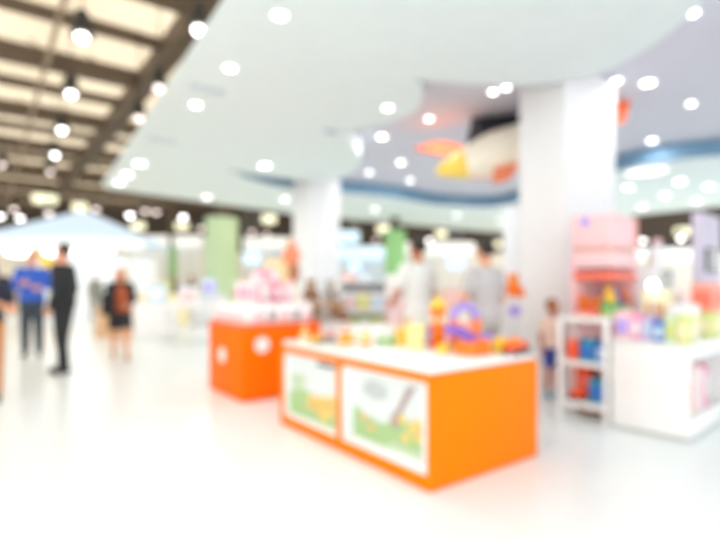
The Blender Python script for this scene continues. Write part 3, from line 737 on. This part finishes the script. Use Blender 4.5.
plush(wl(1.8, .82, 1.002), RZ2-R(30), P_CR, P_WH, 'cream plush bear on the tier shelf under the blue-capped bottle', .8)
# lavender panel with screen
t = thing('exhibition_board', 'tall lavender display panel carrying a small black screen', 'panel', wl(2.05, .44), RZ2)
m = MB(); m.span((0, 0, 0), (.8, .1, 2.08), .01); m.build('panel_board', M('panel_lavender', 216, 206, 222, .6), t)
m = MB(); m.span((-.02, -.05, 0), (.82, .15, .06), .01); m.build('foot', WHITE, t)
m = MB(); m.span((.12, -.03, 1.4), (.62, 0, 1.68), .006); s_ = m.build('screen', BLACK, t)
m = MB(); m.span((.135, -.034, 1.415), (.605, -.029, 1.665)); m.build('screen_glass', M('screen_glass', 44, 44, 56, .1), s_)

# ============================================================= PEOPLE
def remeshed(mb, name, ms, vox, parent=None, smooth_it=4, decimate=None):
    o = mb.build(name, ms, None)
    md = o.modifiers.new('r', 'REMESH'); md.mode = 'VOXEL'; md.voxel_size = vox
    sm = o.modifiers.new('s', 'SMOOTH'); sm.iterations = smooth_it; sm.factor = .5
    dg = bpy.context.evaluated_depsgraph_get(); dg.update()
    me = bpy.data.meshes.new_from_object(o.evaluated_get(dg))
    old = o.data; o.modifiers.clear(); o.data = me; bpy.data.meshes.remove(old)
    for p in me.polygons: p.use_smooth = True
    me.materials.clear(); me.materials.append(ms)
    if parent: o.parent = parent
    return o
def person(label, loc, rz, H=1.75, pose=None, skin=SKIN, top=None, top_kind='long', hem=.9, bottom=None, bottom_kind='trousers', shoe=BLACK, hair=BLACK, hair_kind='short', lapel=None, detail=True, head_rz=0, child=1.0, top_name='jacket', group=None):
    k = H/1.76
    J = dict(shL=(.175, 0, 1.42), elL=(.225, .03, 1.14), wrL=(.235, -.05, .89), shR=(-.175, 0, 1.42), elR=(-.225, .03, 1.14), wrR=(-.235, -.05, .89),
             hipL=(.085, 0, .92), knL=(.095, -.02, .5), anL=(.1, .02, .085), hipR=(-.085, 0, .92), knR=(-.095, -.02, .5), anR=(-.1, .02, .085), toeL=(.115, -.15, .03), toeR=(-.115, -.15, .03))
    J.update(pose or {})
    J = {a: Vector(b) for a, b in J.items()}
    S = Matrix.Scale(k, 4)
    hr = Matrix.Translation((0, 0, 1.6)) @ Matrix.Rotation(head_rz, 4, 'Z') @ Matrix.Scale(child, 4) @ Matrix.Translation((0, 0, -1.6))
    rings = [(0, .0, .84, .09, .08), (0, .0, .9, .155, .11), (0, .01, .98, .165, .115), (0, 0, 1.1, .135, .098), (0, 0, 1.24, .15, .11), (0, 0, 1.35, .165, .112), (0, 0, 1.42, .15, .09), (0, .005, 1.47, .075, .06), (0, .01, 1.5, .055, .055)]
    m = MB(); m.loft(rings)
    m.cap((0, .01, 1.46), (0, -.005, 1.58), .056, .05)
    hv = []
    hv += m.ball((0, -.01, 1.655), (.076, .095, .108), 24, 16); hv += m.ball((0, -.045, 1.588), (.054, .055, .05))
    hv += m.ball((0, -.108, 1.628), (.014, .022, .022)); hv += m.ball((0, -.098, 1.655), (.009, .015, .03))
    for q in (-1, 1):
        hv += m.ball((q*.077, .0, 1.635), (.012, .022, .033)); hv += m.ball((q*.03, -.092, 1.668), (.02, .012, .008))
    hv += m.ball((0, -.096, 1.59), (.022, .012, .01))
    bmesh.ops.transform(m.bm, matrix=hr, verts=list(set(hv)))
    for q in 'LR':
        sh_, el, wr = J['sh'+q], J['el'+q], J['wr'+q]
        m.cap(sh_, el, .056, .042); m.cap(el, wr, .042, .029)
        d = (wr-el).normalized(); sx = 1 if q == 'L' else -1
        side = d.cross(Vector((sx, 0, 0)))
        if side.length < .2: side = d.cross(Vector((0, 0, 1)))
        side.normalize(); nrm = d.cross(side).normalized()
        pc = wr+d*.05; m.cap(wr, pc, .028, .032); 
        for f in range(4):
            off = side*(.03-.02*f); b0 = wr+d*.065+off; ln = (.068, .078, .072, .056)[f]
            b1 = b0+d*ln*.5+nrm*.008*sx; b2 = b1+d*ln*.42-Vector((sx*.018, 0, 0))
            m.cap(b0, b1, .0095, .009, 8); m.cap(b1, b2, .009, .0075, 8)
        th = wr+d*.02+side*.03; m.cap(th, th+d*.035+side*.028, .011, .01, 8); m.cap(th+d*.035+side*.028, th+d*.065+side*.03, .01, .008, 8)
        hp, kn, an, to = J['hip'+q], J['kn'+q], J['an'+q], J['toe'+q]
        m.cap(hp, kn, .088, .056); m.cap(kn, kn.lerp(an, .3), .056, .057); m.cap(kn.lerp(an, .3), an, .057, .036)
        m.cap(an+Vector((0, .02, -.04)), to, .036, .026)
    bmesh.ops.transform(m.bm, matrix=S, verts=m.bm.verts[:])
    body = remeshed(m, 'person', skin, .0085 if detail else .014)
    body.location = loc; body.rotation_euler = (0, 0, rz)
    tag(body, label, 'person', group)
    # eyes and mouth
    if detail:
        m = MB()
        for q in (-1, 1): m.ball((q*.03, -.097, 1.652), (.011, .007, .007), 10, 8)
        bmesh.ops.transform(m.bm, matrix=S @ hr, verts=m.bm.verts[:]); m.build('eyes', BLACK, body)
        m = MB(); m.ball((0, -.104, 1.59), (.02, .006, .006), 10, 8); bmesh.ops.transform(m.bm, matrix=S @ hr, verts=m.bm.verts[:]); m.build('lips', M('lips', 190, 96, 88, .5), body)
    # hair
    m = MB(); vs = m.ball((0, .012, 1.672), (.088, .1, .108), 24, 16)
    for v in vs:
        if v.co.y < -.03 and v.co.z < 1.71: v.co.y = -.03+(v.co.y+.03)*.12
        if v.co.z < 1.6: v.co.z = 1.6
    if hair_kind == 'long':
        m.cap((.06, .05, 1.62), (.085, .06, 1.42), .045, .04); m.cap((-.06, .05, 1.62), (-.085, .06, 1.42), .045, .04); m.cap((0, .07, 1.62), (0, .1, 1.38), .07, .06)
    if hair_kind == 'bun': m.ball((0, .12, 1.7), .055)
    bmesh.ops.transform(m.bm, matrix=S @ hr, verts=m.bm.verts[:])
    remeshed(m, 'hair', hair, .012, body, 2)
    # upper garment
    o_ = .026
    m = MB(); rr = [(a, b, z, rx+o_, ry+o_) for a, b, z, rx, ry in rings if z > hem and z < 1.46]
    a, b, z, rx, ry = rr[0]; rr = [(a, b, hem, rx+.012, ry+.012)] + rr
    rr[-1] = (0, .0, 1.44, .158, .098); rr.append((0, .005, 1.485, .075, .068)); m.loft(rr)
    for q in 'LR':
        sh_, el, wr = J['sh'+q], J['el'+q], J['wr'+q]
        if top_kind == 'long': m.cap(sh_-Vector((sh_.x*.02, 0, .004)), el, .074, .059); m.cap(el, el.lerp(wr, .93), .057, .044)
        else: m.cap(sh_-Vector((sh_.x*.02, 0, .004)), sh_.lerp(el, .62), .074, .068)
    bmesh.ops.transform(m.bm, matrix=S, verts=m.bm.verts[:]); remeshed(m, top_name, top, .012, body, 3)
    if lapel:
        m = MB(); m.prism([(-.035, 1.46), (.035, 1.46), (0, 1.16)], -.004, .004)
        bmesh.ops.transform(m.bm, matrix=S @ Matrix.Translation((0, -.142, 0)) @ Matrix.Rotation(R(90), 4, 'X'), verts=m.bm.verts[:]); m.build('shirt_front', lapel, body)
    # lower garment
    m = MB()
    if bottom_kind in ('trousers', 'shorts'):
        m.loft([(0, 0, .83, .1, .085), (0, 0, .88, .17, .125), (0, .01, .98, .182, .132), (0, 0, 1.06, .165, .122)])
        for q in 'LR':
            hp, kn, an = J['hip'+q], J['kn'+q], J['an'+q]
            if bottom_kind == 'trousers': m.cap(hp, kn, .104, .078); m.cap(kn, an+Vector((0, 0, .02)), .078, .062)
            else: m.cap(hp, hp.lerp(kn, .72), .104, .09)
    else:
        m.loft([(0, -.01, .58, .225, .19), (0, 0, .75, .21, .165), (0, 0, .9, .195, .145), (0, 0, 1.0, .18, .13), (0, 0, 1.06, .16, .12)])
    bmesh.ops.transform(m.bm, matrix=S, verts=m.bm.verts[:]); remeshed(m, {'trousers': 'trousers', 'shorts': 'shorts', 'skirt': 'skirt'}[bottom_kind], bottom, .012, body, 3)
    for q in 'LR':
        an, to = J['an'+q], J['toe'+q]; zf = max(0, an.z-.085)
        m = MB(); m.cap(an+Vector((0, .03, -.04)), Vector((to.x, to.y, to.z+.012)), .046, .036); m.cap(an, an+Vector((0, .02, -.03)), .045, .046)
        bmesh.ops.transform(m.bm, matrix=S, verts=m.bm.verts[:])
        mn = min(v.co.z for v in m.bm.verts)
        for v in m.bm.verts: v.co.z = max(v.co.z, zf*k+.002)
        remeshed(m, 'shoe', shoe, .01, body, 2)
    return body
SUIT = M('suit_black', 32, 34, 36, .8); JEANS = M('jeans_dark', 58, 66, 78, .8); ROYAL = M('shirt_royal_blue', 50, 96, 196, .7)
NAVY = M('top_navy', 34, 38, 58, .8); RUST = M('trousers_rust', 190, 124, 62, .8); ORTOP = M('top_rust_orange', 176, 86, 52, .8)
SHW = M('shirt_white', 226, 225, 220, .8); SHG = M('shirt_grey', 192, 188, 188, .8); HAIRD = M('hair_dark', 40, 32, 28, .6); HAIRB = M('hair_light_brown', 206, 140, 84, .6)
BEIGE = M('trousers_beige', 206, 190, 172, .8)

person('man in black suit standing alone with arms down on the white floor', (-4.21, 7.1, 0), R(-88), 1.84, dict(anL=(.06, .05, .085), toeL=(.08, -.12, .03), anR=(-.06, -.05, .085), toeR=(-.07, -.2, .03), knL=(.07, .0, .5), knR=(-.07, -.05, .5)),
       top=SUIT, hem=.78, bottom=SUIT, lapel=SHW, hair=HAIRD)
person('man in royal blue top with folded arms and dark trousers', (-5.77, 8.8, 0), R(28), 1.86, dict(elL=(.27, -.03, 1.15), wrL=(-.02, -.2, 1.2), elR=(-.27, -.03, 1.13), wrR=(.02, -.19, 1.14)),
       top=ROYAL, hem=.92, bottom=JEANS, hair=HAIRB, top_name='pullover', head_rz=R(-30))
person('woman in navy top and rust trousers raising one forearm, cut by picture edge', (-3.97, 5.3, 0), R(35), 1.6, dict(elL=(.26, .0, 1.06), wrL=(.06, -.22, 1.2), elR=(-.24, .03, 1.12), wrR=(-.1, -.2, 1.1)),
       top=NAVY, top_kind='short', hem=.95, bottom=RUST, hair=HAIRD, hair_kind='long', skin=SKIN, top_name='blouse')
pw = person('woman with bare legs in black jacket over rust top walking beyond the suited man', (-4.05, 8.45, 0), R(25), 1.55, dict(knL=(.1, -.14, .5), anL=(.11, -.16, .085), toeL=(.12, -.33, .03), knR=(-.1, .02, .49), anR=(-.12, .2, .12), toeR=(-.13, .05, .03), elL=(.25, .02, 1.14), wrL=(.15, -.18, 1.05)),
       top=SUIT, hem=.9, bottom=SUIT, bottom_kind='skirt', hair=HAIRB, hair_kind='long', shoe=M('shoe_tan', 176, 140, 116, .6), top_name='jacket')
m = MB(); m.loft([(.03, -.075, .8, .115, .075), (.03, -.085, .95, .12, .075), (.02, -.085, 1.1, .1, .07), (.01, -.07, 1.24, .07, .07)]); m.build('blouse_front', ORTOP, pw)
# her bag, on the shoulder
t = thing('shoulder_bag', 'black shoulder bag carried by the woman in the rust top', 'bag', (-4.12, 8.17, .93), R(25))
m = MB(); m.box((0, 0, .0), (.2, .14, .36), .05, seg=4); m.build('pouch', SUIT, t)
m = MB(); m.torus((0, 0, .2), .1, .012, mtx=Matrix.Rotation(R(90), 4, 'X')); m.build('strap', SUIT, t)
person('man in white shirt turned away behind the counter, before the thin green pillar', (.62, 5.34, 0), R(-145), 1.76, dict(elL=(.25, -.05, 1.15), wrL=(.15, -.25, 1.05), elR=(-.25, -.05, 1.15), wrR=(-.15, -.25, 1.05)), skin=SKIN2,
       top=SHW, top_kind='short', hem=.9, bottom=BEIGE, hair=HAIRD, top_name='shirt')
person('man in light grey shirt standing behind the counter beside the big pillar', (1.26, 5.02, 0), R(-148), 1.70, dict(elL=(.25, -.05, 1.15), wrL=(.12, -.27, 1.08), elR=(-.25, -.02, 1.13), wrR=(-.2, -.2, 1.0)), skin=SKIN,
       top=SHG, top_kind='short', hem=.88, bottom=M('trousers_grey', 176, 168, 164, .8), hair=HAIRD, top_name='shirt')
person('small brown-haired child in blue shorts between counter and white shelf unit', (2.14, 5.56, 0), R(10), 1.06, skin=SKIN2, top=M('child_top', 246, 222, 206, .8), top_kind='short', hem=.92, bottom=M('child_blue', 62, 84, 170, .8), bottom_kind='shorts', hair=M('hair_brown', 120, 74, 46, .6), shoe=P_TE, child=1.3, top_name='tee_shirt')
for px, pyf, H, tc, bc, l, rz in ((95, 319, 1.72, M('coat_olive', 150, 150, 138, .8), M('far_trousers', 150, 146, 138, .8), 'distant shopper in olive grey coat between suited man and walking woman', 20),
                       (173, 316, 1.66, M('far_dark', 60, 64, 76, .8), M('far_pale', 200, 196, 194, .8), 'distant shopper in dark top near the thick green pillar', -30),
                       (192, 317, 1.6, M('far_teal', 70, 98, 112, .8), M('far_brown', 150, 130, 116, .8), 'distant shopper in teal top beside the dark-topped one', 60),
                       (152, 313, 1.7, M('far_white', 222, 218, 214, .8), M('far_blue', 120, 132, 156, .8), 'distant shopper in white top by the canopy end', 0)):
    Y = 625/(pyf-285); person(l, ((px-360)/500*Y, Y, 0), R(rz), H, top=tc, bottom=bc, hair=HAIRD, detail=False, top_name='coat')

# ============================================================= FAR SHOPS
LBL = mat('sign_pale_blue', (.62, .8, 1), .5, emit=.3, ecol=(.62, .82, 1)); LWH = mat('sign_white', (.95, .97, 1), .5, emit=.2, ecol=(.85, .94, 1)); SCR = mat('screen_blue', (.5, .75, 1), .4, emit=.42, ecol=(.6, .82, 1))
CANB = mat('canopy_blue', s2l(196, 220, 246), .6, emit=.22, ecol=(.55, .75, 1))  # emission added to brighten the canopy fabric, which gets little light
# blue canopy pavilion
Y = 19.0
a = at(8, 240, Y); b = at(150, 240, Y); w = b.x-a.x
t = thing('canopy_pavilion', 'sales pavilion under a pale blue pitched canopy behind the suited man', 'pavilion', ((a.x+b.x)/2, Y, 0), R(4))
ze = CAMH+42*Y/500; zt = CAMH+73*Y/500
m = MB(); h = w/2
hi = .18*h
vs = [m.bm.verts.new(q) for q in ((-h, -2, ze), (h, -2, ze), (h, 2.4, ze), (-h, 2.4, ze), (-.05*h, 0, zt), (.15*h, 0, zt))]
for f in ((0, 1, 5, 4), (1, 2, 5), (2, 3, 4, 5), (3, 0, 4), (3, 2, 1, 0)): m.bm.faces.new([vs[i] for i in f])
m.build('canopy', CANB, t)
m = MB(); m.box((0, -2.03, ze-.2), (w*1.15, .08, .34), .02); m.build('fascia', LWH, t)
for x in (-.95, .95):
    for y in (-1.9, 2.2):
        m = MB(); m.box((x*h, y, ze/2), (.14, .14, ze), .02); m.build('post', WHITE, t)
m = MB(); m.box((0, 1.5, 1.2), (w*.9, .1, 2.4), .02); m.build('back_wall', M('pav_wall', 248, 244, 238, .6), t)
for x, y0 in ((-.7, 1), (-.2, 1.1), (.1, 1.1), (.35, 1)):
    m = MB(); m.ball((x*h, -.5, 2.48), (.5, .22, .16)); m.build('ceiling_lamp', BULBY if False else BULBD, t)
for px, c, l in ((32, P_YE, 'yellow poster'), (44, P_SA, 'salmon poster')):
    X = (px-79)/500*20.4; m = MB(); m.box((X, 1.42, 2.2), (.55, .04, .9), .01); o = m.build('poster', c, t); o['label'] = l
# shop fronts
def shop(px0, px1, Y, ztop, sign, wallc, label, extras=()):
    x0, x1 = (px0-360)/500*Y, (px1-360)/500*Y; w = x1-x0
    t = thing('shop_front', label, 'shop', ((x0+x1)/2, Y, 0), 0)
    m = MB(); m.box((0, .6, ztop/2), (w, .15, ztop), .01); m.build('shop_wall', wallc, t)
    m = MB(); m.box((0, -.1, ztop-.3), (w, .3, .6), .02); m.build('fascia_sign', sign, t)
    n = max(2, int(w/2.6))
    for i in range(n+1):
        m = MB(); m.box((-w/2+.06+i*(w-.12)/n, .0, (ztop-.6)/2), (.12, .14, ztop-.6), .01); m.build('post', WHITE, t)
    for i in range(n):
        m = MB(); m.box((-w/2+(i+.5)*w/n, .3, .5), (w/n*.8, .4, 1.0), .02); m.build('counter', (P_CR, P_PP, P_PB)[i % 3], t)
    return t
shop(-40, 120, 30, 4.2, LWH, M('shop_cream', 246, 240, 230, .6), 'white shop front far behind the pavilion')
shop(122, 202, 28, 4.0, LWH, M('shop_pale', 240, 244, 246, .6), 'white shop front between pavilion and thick green pillar')
shop(244, 292, 27, 3.8, LWH, M('shop_blue_white', 226, 238, 246, .6), 'bluish white shop front past the thick green pillar')
shop(322, 388, 24, 3.1, LBL, M('shop_blue', 214, 230, 240, .6), 'pale blue shop front seen between white pillar and thin green pillar')
shop(402, 474, 26, 3.45, LWH, M('shop_white', 238, 240, 240, .6), 'white shop front seen between the two shirted men')
shop(620, 700, 24, 3.0, LWH, M('shop_warm', 236, 232, 222, .6), 'cream shop front in the gap above the tier shelf')
def screen(px, py, w, h, Y, label):
    p = at(px, py, Y); W, Hh = w*Y/500, h*Y/500
    t = thing('hanging_sign', label, 'sign', p, 0)
    m = MB(); m.box((0, .04, 0), (W, .1, Hh), .03); m.build('sign_case', WHITE, t)
    m = MB(); m.box((0, -.02, 0), (W*.94, .03, Hh*.9), .01); m.build('sign_face', SCR, t)
    m = MB(); 
    for q in (-1, 1): m.rod((q*W*.3, .04, Hh/2), (q*W*.3, .04, ZR-p.z-.02), .015, seg=6)
    m.build('hanger', STEEL, t)
screen(346, 237, 28, 13, 20, 'glowing pale blue hanging sign just past the distant white pillar')
screen(456, 261, 17, 16, 14, 'small glowing blue screen hanging between the two shirted men')
screen(252, 258, 17, 14, 20, 'glowing pale blue hanging sign above the kiosk')
screen(355, 266, 11, 11, 18, 'small round-cornered blue sign above the white rack')

# pale tables and racks in the middle distance
MT = [(112, 338, .95, .7, .75, P_TAN, True, 'tan wooden block table beyond the walking woman'),
      (150, 340, .95, .7, .85, P_WH, True, 'white block table with dark bits beyond the kiosk'),
      (182, 344, 1.1, .7, .8, P_WH, False, 'white legged table next to the orange kiosk'),
      (160, 324, 1.6, .8, .95, P_CR, True, 'cream block table deep behind the white ones'),
      (205, 330, 1.0, .7, 1.0, M('table_pale_grey', 226, 226, 228, .5), True, 'pale grey block table behind the kiosk')]
for px, pyf, w, d, h, c, s, l in MT:
    Y = 625/(pyf-285); table(((px-360)/500*Y, Y+d/2, 0), R(15), w, d, h, c, l, solid=s)
GD = [(112, 338, .75, P_TAN, P_CR, 'tan carton on the wooden block table'), (150, 340, .85, P_PB, P_WH, 'pale blue carton on the white block table'), (160, 324, .95, P_YG, P_CR, 'yellow-green carton on the cream block table'), (205, 330, 1.0, P_PB, P_LA, 'pale blue carton on the pale grey table behind the kiosk'), (182, 344, .8, P_WH, P_PP, 'white carton on the legged table by the kiosk')]
for px, pyf, h, a, b, l in GD:
    Y = 625/(pyf-285); carton(((px-360)/500*Y, Y+.4, h+.002), R(15), (.4, .3, .4), a, b, l)

# ============================================================= LIGHT AND CAMERA
w = bpy.data.worlds.new('World'); SC.world = w; w.use_nodes = True
w.node_tree.nodes['Background'].inputs[0].default_value = (.965, .99, 1, 1)
w.node_tree.nodes['Background'].inputs[1].default_value = 1.15
def area(name, loc, rot, sx, sy, power, col=(1, 1, 1)):
    l = bpy.data.lights.new(name, 'AREA'); l.shape = 'RECTANGLE'; l.size = sx; l.size_y = sy; l.energy = power; l.color = col
    o = bpy.data.objects.new(name, l); C.objects.link(o); o.location = loc; o.rotation_euler = rot; return o
cam = bpy.data.cameras.new('camera'); co = bpy.data.objects.new('camera', cam); C.objects.link(co)
co.location = (0, 0, CAMH); co.rotation_euler = (R(90), 0, 0)
cam.sensor_width = 36; cam.lens = 25; cam.shift_y = 15/720
cam.clip_end = 200
cam.dof.use_dof = True; cam.dof.focus_distance = .42; cam.dof.aperture_fstop = 2.4; cam.dof.aperture_blades = 0
SC.camera = co
SC.view_settings.view_transform = 'Standard'; SC.view_settings.look = 'None'; SC.view_settings.gamma = 1; SC.view_settings.exposure = .98
SC.view_settings.use_curve_mapping = False
